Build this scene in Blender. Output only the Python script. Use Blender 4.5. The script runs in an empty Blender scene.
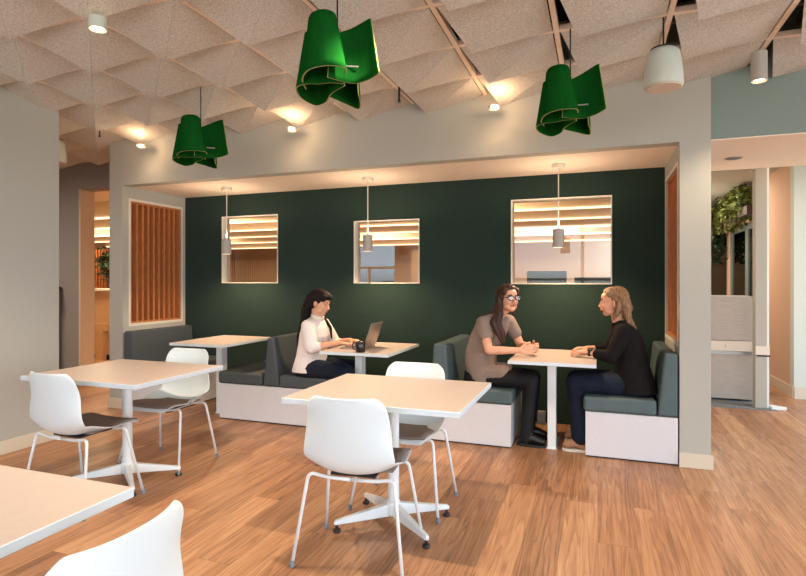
import bpy, bmesh, math, random
from mathutils import Vector, Matrix, Euler
random.seed(7)
PI = math.pi
SC = bpy.context.scene
COL = SC.collection
R = math.radians

# ------------------------------------------------------------ helpers
def s2l(c):
    c = c / 255.0
    return c / 12.92 if c <= 0.04045 else ((c + 0.055) / 1.055) ** 2.4
def rgb(r, g, b): return (s2l(r), s2l(g), s2l(b), 1)

def mat(name, col, rough=0.5, spec=0.5, metal=0, bump=0, bscale=100, var=0, vscale=8, coat=0, sheen=0, emit=None, estr=0, stretch=None, trans=0):
    m = bpy.data.materials.new(name); m.use_nodes = True
    nt = m.node_tree; N = nt.nodes; L = nt.links
    b = N['Principled BSDF']
    b.inputs['Base Color'].default_value = col
    b.inputs['Roughness'].default_value = rough
    b.inputs['Specular IOR Level'].default_value = spec
    b.inputs['Metallic'].default_value = metal
    b.inputs['Coat Weight'].default_value = coat
    b.inputs['Sheen Weight'].default_value = sheen
    b.inputs['Transmission Weight'].default_value = trans
    if emit: b.inputs['Emission Color'].default_value = emit; b.inputs['Emission Strength'].default_value = estr
    if bump or var:
        tc = N.new('ShaderNodeTexCoord'); mp = N.new('ShaderNodeMapping')
        L.new(tc.outputs['Object'], mp.inputs['Vector'])
        if stretch: mp.inputs['Scale'].default_value = stretch
    if var:
        n = N.new('ShaderNodeTexNoise'); n.inputs['Scale'].default_value = vscale; n.inputs['Detail'].default_value = 6
        L.new(mp.outputs[0], n.inputs['Vector'])
        mr = N.new('ShaderNodeMapRange'); mr.inputs['From Min'].default_value = .3; mr.inputs['From Max'].default_value = .7
        mr.inputs['To Min'].default_value = 1 - var; mr.inputs['To Max'].default_value = 1 + var
        L.new(n.outputs['Fac'], mr.inputs['Value'])
        mx = N.new('ShaderNodeMix'); mx.data_type = 'RGBA'; mx.blend_type = 'MULTIPLY'; mx.inputs['Factor'].default_value = 1
        mx.inputs['A'].default_value = col
        L.new(mr.outputs[0], mx.inputs['B']); L.new(mx.outputs['Result'], b.inputs['Base Color'])
    if bump:
        n2 = N.new('ShaderNodeTexNoise'); n2.inputs['Scale'].default_value = bscale; n2.inputs['Detail'].default_value = 4
        L.new(mp.outputs[0], n2.inputs['Vector'])
        bp = N.new('ShaderNodeBump'); bp.inputs['Strength'].default_value = bump; bp.inputs['Distance'].default_value = .004
        L.new(n2.outputs['Fac'], bp.inputs['Height']); L.new(bp.outputs[0], b.inputs['Normal'])
    return m

def tag(o, label=None, cat=None, group=None, kind=None):
    if label: o['label'] = label
    if cat: o['category'] = cat
    if group: o['group'] = group
    if kind: o['kind'] = kind
    return o
def thing(name, label, cat, loc=(0, 0, 0), rz=0, group=None):
    o = bpy.data.objects.new(name, None); COL.objects.link(o)
    o.location = loc; o.rotation_euler = (0, 0, rz); o.empty_display_size = .1
    return tag(o, label, cat, group)
def copy_tree(o, parent=None):
    c = o.copy(); COL.objects.link(c)
    if parent: c.parent = parent
    for ch in list(o.children): copy_tree(ch, c)
    return c

class MB:
    def __init__(s): s.bm = bmesh.new()
    def box(s, x0, x1, y0, y1, z0, z1, M=None):
        vs = [s.bm.verts.new(v) for v in ((x0,y0,z0),(x1,y0,z0),(x1,y1,z0),(x0,y1,z0),(x0,y0,z1),(x1,y0,z1),(x1,y1,z1),(x0,y1,z1))]
        if M:
            for v in vs: v.co = M @ v.co
        for f in ((3,2,1,0),(4,5,6,7),(0,1,5,4),(1,2,6,5),(2,3,7,6),(3,0,4,7)): s.bm.faces.new([vs[i] for i in f])
        return s
    def poly(s, pts): s.bm.faces.new([s.bm.verts.new(p) for p in pts]); return s
    def prism(s, pts, axis, a0, a1):
        # pts: 2D outline in the two remaining axes, extruded along axis
        def P(p, a):
            return {'x': (a, p[0], p[1]), 'y': (p[0], a, p[1]), 'z': (p[0], p[1], a)}[axis]
        A = [s.bm.verts.new(P(p, a0)) for p in pts]; B = [s.bm.verts.new(P(p, a1)) for p in pts]
        s.bm.faces.new(A); s.bm.faces.new(B[::-1]); n = len(pts)
        for i in range(n): s.bm.faces.new([A[i], B[i], B[(i+1) % n], A[(i+1) % n]])
        return s
    def ringloft(s, rings, closed=False, caps=True):
        V = [[s.bm.verts.new(p) for p in r] for r in rings]; n = len(V[0])
        for a, b in zip(V, V[1:]):
            for i in range(n): s.bm.faces.new([a[i], a[(i+1) % n], b[(i+1) % n], b[i]])
        if caps: s.bm.faces.new(V[0][::-1]); s.bm.faces.new(V[-1])
        return s
    def tube(s, pts, r, seg=10, caps=True):
        pts = [Vector(p) for p in pts]; n = len(pts)
        rr = r if isinstance(r, (list, tuple)) else [r] * n
        T = []
        for i in range(n):
            t = (pts[min(i+1, n-1)] - pts[max(i-1, 0)]).normalized(); T.append(t)
        u = T[0].orthogonal().normalized(); rings = []
        for i in range(n):
            u = (u - T[i] * u.dot(T[i])).normalized(); w = T[i].cross(u)
            rings.append([pts[i] + (u * math.cos(a) + w * math.sin(a)) * rr[i] for a in [2*PI*k/seg for k in range(seg)]])
        return s.ringloft(rings, caps=caps)
    def lathe(s, prof, seg=32, c=(0, 0, 0), caps=True):
        rings = [[(c[0] + r*math.cos(2*PI*k/seg), c[1] + r*math.sin(2*PI*k/seg), c[2] + z) for k in range(seg)] for r, z in prof]
        return s.ringloft(rings, caps=caps)
    def ell(s, c, rad, M=None, u=16, v=10):
        g = bmesh.ops.create_uvsphere(s.bm, u_segments=u, v_segments=v, radius=1)
        for q in g['verts']:
            p = Vector((q.co.x*rad[0], q.co.y*rad[1], q.co.z*rad[2]))
            if M: p = M @ p
            q.co = p + Vector(c)
        return s
    def cap(s, p0, r0, p1, r1, seg=14):
        p0 = Vector(p0); p1 = Vector(p1); s.tube([p0, p1], [r0, r1], seg)
        s.ell(p0, (r0,)*3, u=seg, v=8); s.ell(p1, (r1,)*3, u=seg, v=8); return s
    def limb(s, pts, rs):
        for a, b, c, d in zip(pts, pts[1:], rs, rs[1:]): s.cap(a, c, b, d)
        return s
    def xf(s, M):
        for v in s.bm.verts: v.co = M @ v.co
        return s
    def build(s, name, m, parent=None, smooth=False, bevel=0, bseg=2, loc=None, rot=None, sub=0, solid=0):
        bmesh.ops.recalc_face_normals(s.bm, faces=s.bm.faces)
        me = bpy.data.meshes.new(name); s.bm.to_mesh(me); s.bm.free()
        o = bpy.data.objects.new(name, me); COL.objects.link(o)
        for q in (m if isinstance(m, (list, tuple)) else [m]): me.materials.append(q)
        if parent: o.parent = parent
        if loc: o.location = loc
        if rot: o.rotation_euler = rot
        if solid:
            d = o.modifiers.new('solid', 'SOLIDIFY'); d.thickness = solid; d.offset = 0
        if bevel:
            d = o.modifiers.new('bevel', 'BEVEL'); d.width = bevel; d.segments = bseg; d.limit_method = 'ANGLE'; d.angle_limit = R(40)
        if sub:
            d = o.modifiers.new('sub', 'SUBSURF'); d.levels = sub; d.render_levels = sub
        if smooth or sub:
            for p in me.polygons: p.use_smooth = True
        elif bevel and bseg > 1:
            for p in me.polygons: p.use_smooth = True
            d = o.modifiers.new('wn', 'WEIGHTED_NORMAL'); d.keep_sharp = True
        return o
    def remesh(s, name, m, parent, voxel=.005, smooth=4):
        """fuse all overlapping pieces into one continuous surface"""
        bmesh.ops.recalc_face_normals(s.bm, faces=s.bm.faces)
        me = bpy.data.meshes.new('tmp'); s.bm.to_mesh(me); s.bm.free()
        t = bpy.data.objects.new('tmp', me); COL.objects.link(t)
        d = t.modifiers.new('r', 'REMESH'); d.mode = 'VOXEL'; d.voxel_size = voxel
        if smooth:
            d = t.modifiers.new('s', 'SMOOTH'); d.factor = .5; d.iterations = smooth
        dg = bpy.context.evaluated_depsgraph_get(); dg.update()
        nm = bpy.data.meshes.new_from_object(t.evaluated_get(dg))
        bpy.data.objects.remove(t); bpy.data.meshes.remove(me)
        nm.name = name; nm.materials.clear(); nm.materials.append(m)
        for p in nm.polygons: p.use_smooth = True; p.material_index = 0
        o = bpy.data.objects.new(name, nm); COL.objects.link(o)
        if parent: o.parent = parent
        return o
def bx(name, m, *b, parent=None, bevel=0, kind=None, bseg=2):
    o = MB().box(*b).build(name, m, parent, bevel=bevel, bseg=bseg)
    if kind: o['kind'] = kind
    return o
def arc(pts, r, n=6):
    """round the inner corners of a polyline"""
    P = [Vector(p) for p in pts]; out = [P[0]]
    for i in range(1, len(P)-1):
        a, b, c = P[i-1], P[i], P[i+1]
        p = b + (a-b).normalized()*r; q = b + (c-b).normalized()*r
        for k in range(n+1):
            t = k/n; out.append(p*(1-t)**2 + b*2*t*(1-t) + q*t*t)
    out.append(P[-1]); return out
def crom(pts, n=6):
    P = [Vector(p) for p in pts]; P = [P[0]*2-P[1]] + P + [P[-1]*2-P[-2]]; out = []
    for i in range(1, len(P)-2):
        for k in range(n):
            t = k/n; a, b, c, d = P[i-1], P[i], P[i+1], P[i+2]
            out.append(.5*((2*b) + (c-a)*t + (2*a-5*b+4*c-d)*t*t + (3*b-a-3*c+d)*t**3))
    out.append(P[-2]); return out

# ------------------------------------------------------------ materials
M = {}
M['wall'] = mat('painted plaster', rgb(176, 175, 166), .8, .3, bump=.05, bscale=120)
M['wall_grey'] = mat('grey paint', rgb(160, 152, 146), .8, .3, bump=.05, bscale=120)
M['wall_blue'] = mat('blue grey wall', rgb(132, 146, 140), .8, .3, bump=.05, bscale=120)  # bulkhead wall, bluer and darker than the front wall
M['soffit'] = mat('soffit paint', rgb(240, 224, 208), .8, .3)
M['trimw'] = mat('white trim paint', rgb(222, 214, 200), .5, .4)
M['base'] = mat('baseboard paint', rgb(208, 198, 178), .5, .4)
M['green'] = mat('dark green felt', rgb(38, 54, 48), .95, .15, bump=.5, bscale=260, var=.16, vscale=120, sheen=.1)
M['felt'] = mat('acoustic felt', rgb(203, 200, 194), .95, .1, bump=.9, bscale=120, var=.25, vscale=95, stretch=(1, 1.5, 1))
M['plenum'] = mat('plenum black', rgb(44, 36, 30), .9, .1)
M['duct'] = mat('plenum rail', rgb(92, 82, 74), .6)
M['tee'] = mat('ceiling tee', rgb(240, 222, 206), .5)
M['greenfelt'] = mat('bright green felt', rgb(18, 78, 27), 1, .0, bump=.25, bscale=260, var=.12, vscale=50, stretch=(1, 1, .15))
M['greenedge'] = mat('green felt pale edge', rgb(150, 155, 100), .9, .1)
M['limefelt'] = mat('olive felt', rgb(120, 132, 30), .95, .1)
M['shell'] = mat('white polypropylene', rgb(214, 224, 226), .5, .4, bump=.06, bscale=340)
M['wmetal'] = mat('white powder coat', rgb(224, 230, 230), .38, .5)
M['lam'] = mat('table laminate', rgb(196, 181, 172), .42, .45, var=.02, vscale=30)
M['lamedge'] = mat('table edge band', rgb(204, 216, 224), .4, .5)
M['pad'] = mat('taupe seat pad', rgb(132, 116, 106), .9, .2, bump=.3, bscale=400)
M['blackpl'] = mat('black plastic', rgb(22, 24, 28), .5)
M['greypl'] = mat('grey glide plastic', rgb(120, 128, 136), .4)
M['leather'] = mat('slate teal upholstery', rgb(80, 96, 98), .62, .35, bump=.15, bscale=220, var=.06, vscale=14)
M['leather2'] = mat('charcoal upholstery', rgb(72, 79, 83), .6, .35, bump=.15, bscale=220)
M['plinth'] = mat('bench plinth laminate', rgb(208, 208, 212), .5, .4, var=.02, vscale=60)
M['palemint'] = mat('pale mint white paint', rgb(204, 212, 204), .8, .3)
M['timber'] = mat('oiled timber', rgb(184, 116, 68), .5, .35, var=.3, vscale=14, stretch=(9, 9, .9), bump=.1, bscale=60)
M['darkwood'] = mat('dark stained wood', rgb(62, 44, 34), .5, .4, var=.25, vscale=12, stretch=(6, 6, 1))
M['stria'] = mat('striated grey laminate', rgb(176, 168, 160), .55, .35, var=.16, vscale=26, stretch=(.25, 1, 9))
M['paleply'] = mat('pale woodgrain laminate', rgb(196, 164, 128), .55, .35, var=.14, vscale=26, stretch=(.3, 1, 8))
M['warmwall'] = mat('warm white paint', rgb(226, 204, 176), .8, .3)
M['peach'] = mat('peach lit wall', rgb(208, 174, 148), .8, .3)  # warm light on the hall wall mixed into its base colour
M['pendant'] = mat('pendant taupe metal', rgb(168, 162, 154), .5, .4)
M['speaker'] = mat('speaker white', rgb(190, 196, 186), .45, .4)
M['grille'] = mat('speaker grille', rgb(206, 192, 178), .7, .2, bump=.4, bscale=600)
M['lamp'] = mat('lamp lens', rgb(255, 240, 220), .5, emit=(1, .72, .42, 1), estr=14)
M['led'] = mat('led strip', rgb(255, 240, 220), .5, emit=(1, .74, .46, 1), estr=2.4)
M['alu'] = mat('grey aluminium', rgb(170, 170, 166), .35, .5, metal=.6)
M['dframe'] = mat('door frame teal grey', rgb(112, 130, 128), .4, .5)
M['carpet'] = mat('grey carpet tile', rgb(128, 130, 130), .95, .1, bump=.8, bscale=300, var=.5, vscale=90)
M['leafd'] = mat('dark leaves', rgb(30, 52, 30), .55, .4, var=.3, vscale=20)
M['leafl'] = mat('yellow green leaves', rgb(74, 84, 26), .6, .3, var=.3, vscale=20)
M['stem'] = mat('plant stem', rgb(82, 70, 40), .8)
M['laptop'] = mat('laptop aluminium', rgb(176, 160, 146), .35, .5, metal=.7)
M['keys'] = mat('keyboard black', rgb(30, 30, 32), .6)
M['screen'] = mat('laptop screen', rgb(18, 20, 24), .15, .5)
M['mug'] = mat('black ceramic', rgb(24, 18, 16), .25, .6)
M['skin'] = mat('skin', rgb(218, 162, 132), .5, .35, var=.05, vscale=20)
M['lip'] = mat('lips', rgb(176, 92, 84), .45)
M['eyew'] = mat('eye white', rgb(196, 182, 172), .4)
M['iris'] = mat('iris', rgb(40, 26, 20), .2)
M['hairblack'] = mat('black hair', rgb(26, 17, 15), .65, .18, bump=1, bscale=50, var=.5, vscale=30, stretch=(6, 6, .6))
M['hairbrown'] = mat('dark brown hair', rgb(58, 32, 24), .45, .4, bump=1, bscale=50, var=.5, vscale=30, stretch=(6, 6, .6))
M['hairblond'] = mat('blonde hair', rgb(140, 106, 76), .5, .4, bump=1, bscale=60, var=.8, vscale=16, stretch=(9, 9, 1))
M['blouse'] = mat('white blouse', rgb(228, 220, 216), .8, .2, bump=.6, bscale=22, stretch=(1.5, 1.5, .5))
M['tunic'] = mat('taupe tunic', rgb(134, 118, 108), .85, .2, bump=.5, bscale=20, stretch=(1.5, 1.5, .5))
M['cardi'] = mat('black cardigan', rgb(24, 21, 22), .9, .15, bump=.5, bscale=120)
M['jeans'] = mat('blue denim', rgb(25, 32, 46), .85, .2, bump=.4, bscale=200, var=.25, vscale=10)
M['tights'] = mat('black tights', rgb(18, 17, 20), .7, .3)
M['shoeblk'] = mat('black shoe', rgb(16, 16, 18), .4)
M['shoetan'] = mat('tan suede shoe', rgb(160, 118, 92), .8)
M['sole'] = mat('white sole', rgb(220, 216, 206), .6)
M['lens'] = mat('spectacle frame', rgb(28, 46, 60), .2)
M['hill'] = mat('distant hill', rgb(120, 116, 104), .9)
M['socket'] = mat('socket plate', rgb(132, 134, 132), .5)
M['mon'] = mat('monitor back', rgb(44, 70, 76), .4)

def glass_mat(tc_):
    m = bpy.data.materials.new('window glass'); m.use_nodes = True; nt = m.node_tree; N = nt.nodes; L = nt.links
    N.clear(); o = N.new('ShaderNodeOutputMaterial'); mx = N.new('ShaderNodeMixShader'); t = N.new('ShaderNodeBsdfTransparent')
    g = N.new('ShaderNodeBsdfGlossy'); g.inputs['Roughness'].default_value = .01; f = N.new('ShaderNodeFresnel'); f.inputs['IOR'].default_value = 1.5
    t.inputs['Color'].default_value = tc_
    L.new(f.outputs[0], mx.inputs[0]); L.new(t.outputs[0], mx.inputs[1]); L.new(g.outputs[0], mx.inputs[2]); L.new(mx.outputs[0], o.inputs[0])
    return m
M['glass'] = glass_mat((.96, .97, .96, 1)); M['tint'] = glass_mat((.30, .30, .31, 1))  # tint: pane darkened to dim the bright sky behind the far window

def floor_mat():
    m = bpy.data.materials.new('wood plank floor'); m.use_nodes = True; nt = m.node_tree; N = nt.nodes; L = nt.links
    b = N['Principled BSDF']; tc = N.new('ShaderNodeTexCoord'); sp = N.new('ShaderNodeSeparateXYZ'); L.new(tc.outputs['Object'], sp.inputs[0])
    def mth(op, a, c=None, d=None):
        n = N.new('ShaderNodeMath'); n.operation = op
        for i, v in enumerate((a, c, d)):
            if v is None: continue
            if isinstance(v, (int, float)): n.inputs[i].default_value = v
            else: L.new(v, n.inputs[i])
        return n.outputs[0]
    W, LN = .182, 1.22
    px = mth('DIVIDE', sp.outputs['X'], W); ix = mth('FLOOR', px)
    wn = N.new('ShaderNodeTexWhiteNoise'); wn.noise_dimensions = '1D'; L.new(ix, wn.inputs['W'])
    py = mth('ADD', mth('DIVIDE', sp.outputs['Y'], LN), wn.outputs['Value']); iy = mth('FLOOR', py)
    cb = N.new('ShaderNodeCombineXYZ'); L.new(ix, cb.inputs[0]); L.new(iy, cb.inputs[1])
    w2 = N.new('ShaderNodeTexWhiteNoise'); w2.noise_dimensions = '2D'; L.new(cb.outputs[0], w2.inputs['Vector'])
    # grain coordinates, shifted per plank
    gc = N.new('ShaderNodeCombineXYZ')
    L.new(mth('MULTIPLY_ADD', w2.outputs['Value'], 7.3, sp.outputs['X']), gc.inputs[0]); L.new(mth('MULTIPLY', sp.outputs['Y'], .05), gc.inputs[1]); L.new(mth('MULTIPLY', w2.outputs['Value'], 13), gc.inputs[2])
    n1 = N.new('ShaderNodeTexNoise'); n1.inputs['Scale'].default_value = 9; n1.inputs['Detail'].default_value = 3; n1.inputs['Distortion'].default_value = .3; L.new(gc.outputs[0], n1.inputs['Vector'])
    rings = mth('FRACT', mth('MULTIPLY', n1.outputs['Fac'], 11))
    rings = mth('POWER', mth('SMOOTH_MIN', rings, mth('MULTIPLY', mth('SUBTRACT', 1, rings), 4.0), .2), .6)
    n2 = N.new('ShaderNodeTexNoise'); n2.inputs['Scale'].default_value = 130; n2.inputs['Detail'].default_value = 4; L.new(gc.outputs[0], n2.inputs['Vector'])
    n3 = N.new('ShaderNodeTexNoise'); n3.inputs['Scale'].default_value = 14; n3.inputs['Detail'].default_value = 3; L.new(gc.outputs[0], n3.inputs['Vector'])
    fac = mth('ADD', mth('MULTIPLY_ADD', w2.outputs['Value'], .30, .06), mth('ADD', mth('MULTIPLY_ADD', rings, .36, .04), mth('MULTIPLY_ADD', n2.outputs['Fac'], .50, mth('MULTIPLY_ADD', n3.outputs['Fac'], .55, -.5))))
    cr = N.new('ShaderNodeValToRGB'); L.new(fac, cr.inputs[0]); e = cr.color_ramp.elements
    e[0].position = .08; e[0].color = rgb(112, 76, 52); e[1].position = .95; e[1].color = rgb(210, 167, 127)
    q = cr.color_ramp.elements.new(.5); q.color = rgb(172, 125, 90)
    fx = mth('FRACT', px); fy = mth('FRACT', py)
    ex = mth('MINIMUM', fx, mth('SUBTRACT', 1, fx)); ey = mth('MINIMUM', fy, mth('SUBTRACT', 1, fy))
    gx = mth('GREATER_THAN', ex, .008); gy = mth('GREATER_THAN', ey, .0016); gap = mth('MULTIPLY', gx, gy)
    gm = mth('MULTIPLY_ADD', gap, .38, .62)
    mx = N.new('ShaderNodeMix'); mx.data_type = 'RGBA'; mx.blend_type = 'MULTIPLY'; mx.inputs['Factor'].default_value = 1
    L.new(cr.outputs[0], mx.inputs['A']); L.new(gm, mx.inputs['B']); L.new(mx.outputs['Result'], b.inputs['Base Color'])
    b.inputs['Roughness'].default_value = .42; b.inputs['Specular IOR Level'].default_value = .4
    bp = N.new('ShaderNodeBump'); bp.inputs['Strength'].default_value = .25; bp.inputs['Distance'].default_value = .002
    L.new(mth('ADD', mth('MULTIPLY', fac, .5), gap), bp.inputs['Height']); L.new(bp.outputs[0], b.inputs['Normal'])
    return m
M['floor'] = floor_mat()

# ------------------------------------------------------------ camera
cam = bpy.data.cameras.new('camera'); co = bpy.data.objects.new('camera', cam); COL.objects.link(co)
cam.sensor_width = 36; cam.lens = 542/806*36; cam.shift_y = -7/806; cam.clip_start = .05
co.location = (0, 0, 1.34); co.rotation_euler = (R(90), 0, math.atan(195/542)); SC.camera = co

# ------------------------------------------------------------ setting
YF, YB, XL, XR, ZS = 4.36, 5.28, -4.70, .555, 2.345
YFAR = 16.0
S = 'structure'
bx('floor', M['floor'], -15, 6, -3.6, YFAR, -.1, 0, kind=S)
bx('ceiling', M['plenum'], -8, 6, -3.6, 5.5, 3.35, 3.5, kind=S)
# plenum ducts and rails glimpsed through the panel gaps
d = MB()
for y in (.6, 1.9, 3.0, 3.8): d.box(-6, 5.4, y, y+.04, 2.98, 3.02)
for x in (-.05, .62, 1.25, 2.3): d.box(x, x+.05, -3, 4.3, 3.06, 3.11)
d.tube([(-6, 2.5, 3.2), (5.4, 2.5, 3.2)], .09, 14)
d.build('ceiling', M['duct'])['kind'] = S
# folded felt ceiling panels on a tee grid
GX, GY, ZC = .622, .55, 2.85
x_0, y_0 = -.235, 3.394
f = MB(); tee = MB()
for i in range(-11, 9):
    for j in range(-12, 4):
        xa = x_0 + i*GX; ya = y_0 + j*GY; xb = xa + GX; yb = ya + GY
        if j >= 2 and -4.9 < xb-.02 and xa < 5.4: continue
        if xb < -7.0: continue
        A = (xa+.02, ya+.018, ZC+.004); B = (xb-.026, ya+.018, ZC+.004); D = (xb-.026, yb-.014, ZC+.004)
        Lc = (xa+.125, yb-.105, ZC-.10)
        f.poly([A, B, Lc]); f.poly([B, D, Lc])
o = f.build('ceiling', M['felt'], solid=.010); o['kind'] = S
for i in range(-11, 10): tee.box(x_0+i*GX-.017, x_0+i*GX+.014, -3.5, 4.36 if x_0+i*GX > -4.9 else 5.1, ZC-.004, ZC+.03)
for j in range(-12, 3): tee.box(-7, 5.4, y_0+j*GY-.015, y_0+j*GY+.018, ZC-.003, ZC+.028)
tee.box(-7, -4.9, y_0+3*GY-.01, y_0+3*GY+.01, ZC+.008, ZC+.028)
tee.build('ceiling', M['tee'])['kind'] = S

# alcove
def front_wall():
    w = MB()
    w.box(-4.88, XL, YF, YB+.12, 0, 3.35)              # left pier + return (screen opening cut below)
    return w
# left return wall is built around the timber screen opening
w = MB()
oy0, oy1, oz0, oz1 = 4.465, 5.207, .885, 2.195
w.box(-4.88, XL, YF, oy0, 0, 3.35); w.box(-4.88, XL, oy1, YB+.12, 0, 3.35)
w.box(-4.88, XL, oy0, oy1, 0, oz0); w.box(-4.88, XL, oy0, oy1, oz1, 3.35)
w.build('wall_left', M['wall'])['kind'] = S
w = MB(); w.box(XR, .755, YF, oy0, 0, 3.35); w.box(XR, .755, oy1, YB+.12, 0, 3.35)
w.box(XR, .755, oy0, oy1, 0, oz0); w.box(XR, .755, oy0, oy1, oz1, 3.35)
w.build('wall_right', M['wall'])['kind'] = S
bx('wall_front', M['wall'], XL, XR, YF, YF+.12, ZS, 3.35, kind=S)
bx('ceiling', M['soffit'], XL, XR, YF+.12, YB, ZS, ZS+.1, kind=S)
# green felt back wall with three openings
OP = [(-4.163, -3.399, 1.315, 2.095), (-2.457, -1.72, 1.315, 1.98), (-.791, .12, 1.31, 2.122)]
w = MB(); xs = XL
for a, b, z0, z1 in OP:
    w.box(xs, a, YB, YB+.12, 0, 2.75); w.box(a, b, YB, YB+.12, 0, z0); w.box(a, b, YB, YB+.12, z1, 2.75); xs = b
w.box(xs, XR, YB, YB+.12, 0, 2.75)
o = w.build('wall_back', M['green']); o['kind'] = S
bm = bmesh.new(); bm.from_mesh(o.data); bmesh.ops.remove_doubles(bm, verts=bm.verts, dist=.0005)
# drop the inner faces between abutting blocks
seen = {}
for fc in bm.faces: seen.setdefault(tuple(sorted(v.index for v in fc.verts)), []).append(fc)
bmesh.ops.delete(bm, geom=[q for v in seen.values() if len(v) > 1 for q in v], context='FACES_ONLY')
bm.to_mesh(o.data); bm.free()
for n, (a, b, z0, z1) in enumerate(OP, 1):
    w = MB(); t = .014; y0, y1 = YB-.006, YB+.125
    w.box(a, a+t, y0, y1, z0, z1); w.box(b-t*.6, b, y0, y1, z0, z1); w.box(a+t, b-t*.6, y0, y1, z0, z0+t*.6); w.box(a+t, b-t*.6, y0, y1, z1-t, z1)
    o = w.build('window_%d' % n, M['trimw']); o['kind'] = S
    g = bx('glass_pane', M['glass'], a+t, b-t*.6, YB+.075, YB+.081, z0+t*.6, z1-t, parent=o)
# trims around timber screens
for nm, x0, x1, k in (('trim_1', XL-.004, XL+.004, 1), ('trim_2', XR-.004, XR+.004, 2)):
    w = MB(); t = .028
    w.box(x0, x1, oy0-t, oy1+t, oz0-t, oz0); w.box(x0, x1, oy0-t, oy1+t, oz1, oz1+t); w.box(x0, x1, oy0-t, oy0, oz0, oz1); w.box(x0, x1, oy1, oy1+t, oz0, oz1)
    w.build(nm, M['trimw'])['kind'] = S
def screen(xc, label, side):
    t = thing('timber_slat_screen', label, 'screen', (xc, 0, 0), 0, 'timber slat screens at the alcove ends')
    w = MB(); w.box(-.085, .085, oy0, oy0+.02, oz0, oz1); w.box(-.085, .085, oy1-.02, oy1, oz0, oz1)
    w.box(-.085, .085, oy0+.02, oy1-.02, oz0, oz0+.02); w.box(-.085, .085, oy0+.02, oy1-.02, oz1-.02, oz1); w.build('frame', M['timber'], t)
    for k in range(1, 9):
        y = oy0 + .02 + (oy1-oy0-.04)*k/9
        bx('slat', M['timber'], -.07, .082 if side < 0 else .07, y-.012, y+.012, oz0+.02, oz1-.02, parent=t)
screen(-4.79, 'vertical timber slat screen set in the white wall at the left end of the alcove', -1)
screen(.655, 'narrow timber slat screen in the right alcove return, beside the blonde person', 1)
# baseboards
bx('baseboard_right', M['base'], XR-.004, .768, YF-.014, YF, 0, .105, kind=S, bevel=.003)
bx('baseboard_left', M['base'], -4.895, XL, YF-.014, YF, 0, .105, kind=S, bevel=.003)
# foreground wall at left
bx('wall_foreground', M['wall'], -4.56, -4.33, -3.4, 3.36, 0, 3.35, kind=S)
bx('baseboard_foreground', M['base'], -4.33, -4.316, -3.4, 3.36, 0, .105, kind=S, bevel=.003)
# grey wall of the passage with doorway
w = MB(); w.box(-8, -6.2, 5.1, 5.28, 0, 3.35); w.box(-6.2, -4.88, 5.1, 5.28, 2.5, 3.35)
w.build('wall_passage', M['wall_grey'])['kind'] = S
bx('door_1', M['warmwall'], -6.22, -6.19, 5.095, 5.30, 0, 2.51, kind=S)
bx('wall_passage_end', M['wall_grey'], -8.1, -8, -.5, 5.28, 0, 3.35, kind=S)
bx('wall_passage_rear', M['wall_grey'], -8, -4.56, -.5, -.4, 0, 3.35, kind=S)
# right hall: bulkhead, soffit, walls
bx('wall_bulkhead', M['wall_blue'], .755, 5.5, 4.42, 4.56, 2.36, 3.35, kind=S)
bx('ceiling', M['soffit'], .755, 5.5, 4.43, 5.66, 2.352, 2.45, kind=S)
bx('ceiling', M['wall'], .755, 5.5, 5.66, 14, 2.73, 2.8, kind=S)
bx('wall_soffit_back', M['wall'], .755, 5.5, 5.60, 5.66, 2.45, 2.73, kind=S)
bx('wall_hall', M['peach'], 2.10, 2.22, 7.44, 8.3, 0, 2.73, kind=S)
w = MB(); w.box(2.10, 5.5, 7.318, 7.44, 0, 2.73); w.build('wall_hall_front', M['palemint'])['kind'] = S
bx('baseboard_hall', M['base'], 2.085, 2.10, 7.318, 8.3, 0, .13, kind=S)
bx('baseboard_hall_front', M['base'], 2.10, 5.5, 7.30, 7.32, 0, .13, kind=S)
w = MB(); w.box(2.10, 2.22, 8.3, 8.4, 0, 2.73); w.box(2.10, 2.22, 8.4, 12.6, 2.22, 2.73); w.box(2.10, 2.22, 10.6, 10.75, 0, 2.22)
w.box(2.10, 2.22, 12.6, 14, 0, 2.73)
w.build('wall_hall_side', M['peach'])['kind'] = S
bx('wall_hall_far', M['warmwall'], .9, 2.10, 13.9, 14, 0, 2.73, kind=S)
bx('wall_hall_left', M['warmwall'], .755, .875, YB+.12, 14, 0, 2.73, kind=S)
bx('wall_room_behind_doors', M['warmwall'], 3.6, 3.7, 8.0, 13, 0, 2.73, kind=S)
# glazed doors beneath the plants
for n, (a, b) in enumerate(((8.42, 9.5), (9.52, 10.58), (10.78, 12.55)), 2):
    w = MB(); t = .06
    w.box(2.12, 2.17, a, a+t, 0, 2.2); w.box(2.12, 2.17, b-t, b, 0, 2.2); w.box(2.12, 2.17, a+t, b-t, 0, .12); w.box(2.12, 2.17, a+t, b-t, 2.12, 2.2)
    o = w.build('door_%d' % n, M['dframe']); o['kind'] = S
    bx('glass_pane', M['glass'], 2.142, 2.148, a+t, b-t, .12, 2.12, parent=o)
bx('floor', M['carpet'], .88, 1.74, 6.55, 9.5, 0, .006, kind=S)

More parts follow.
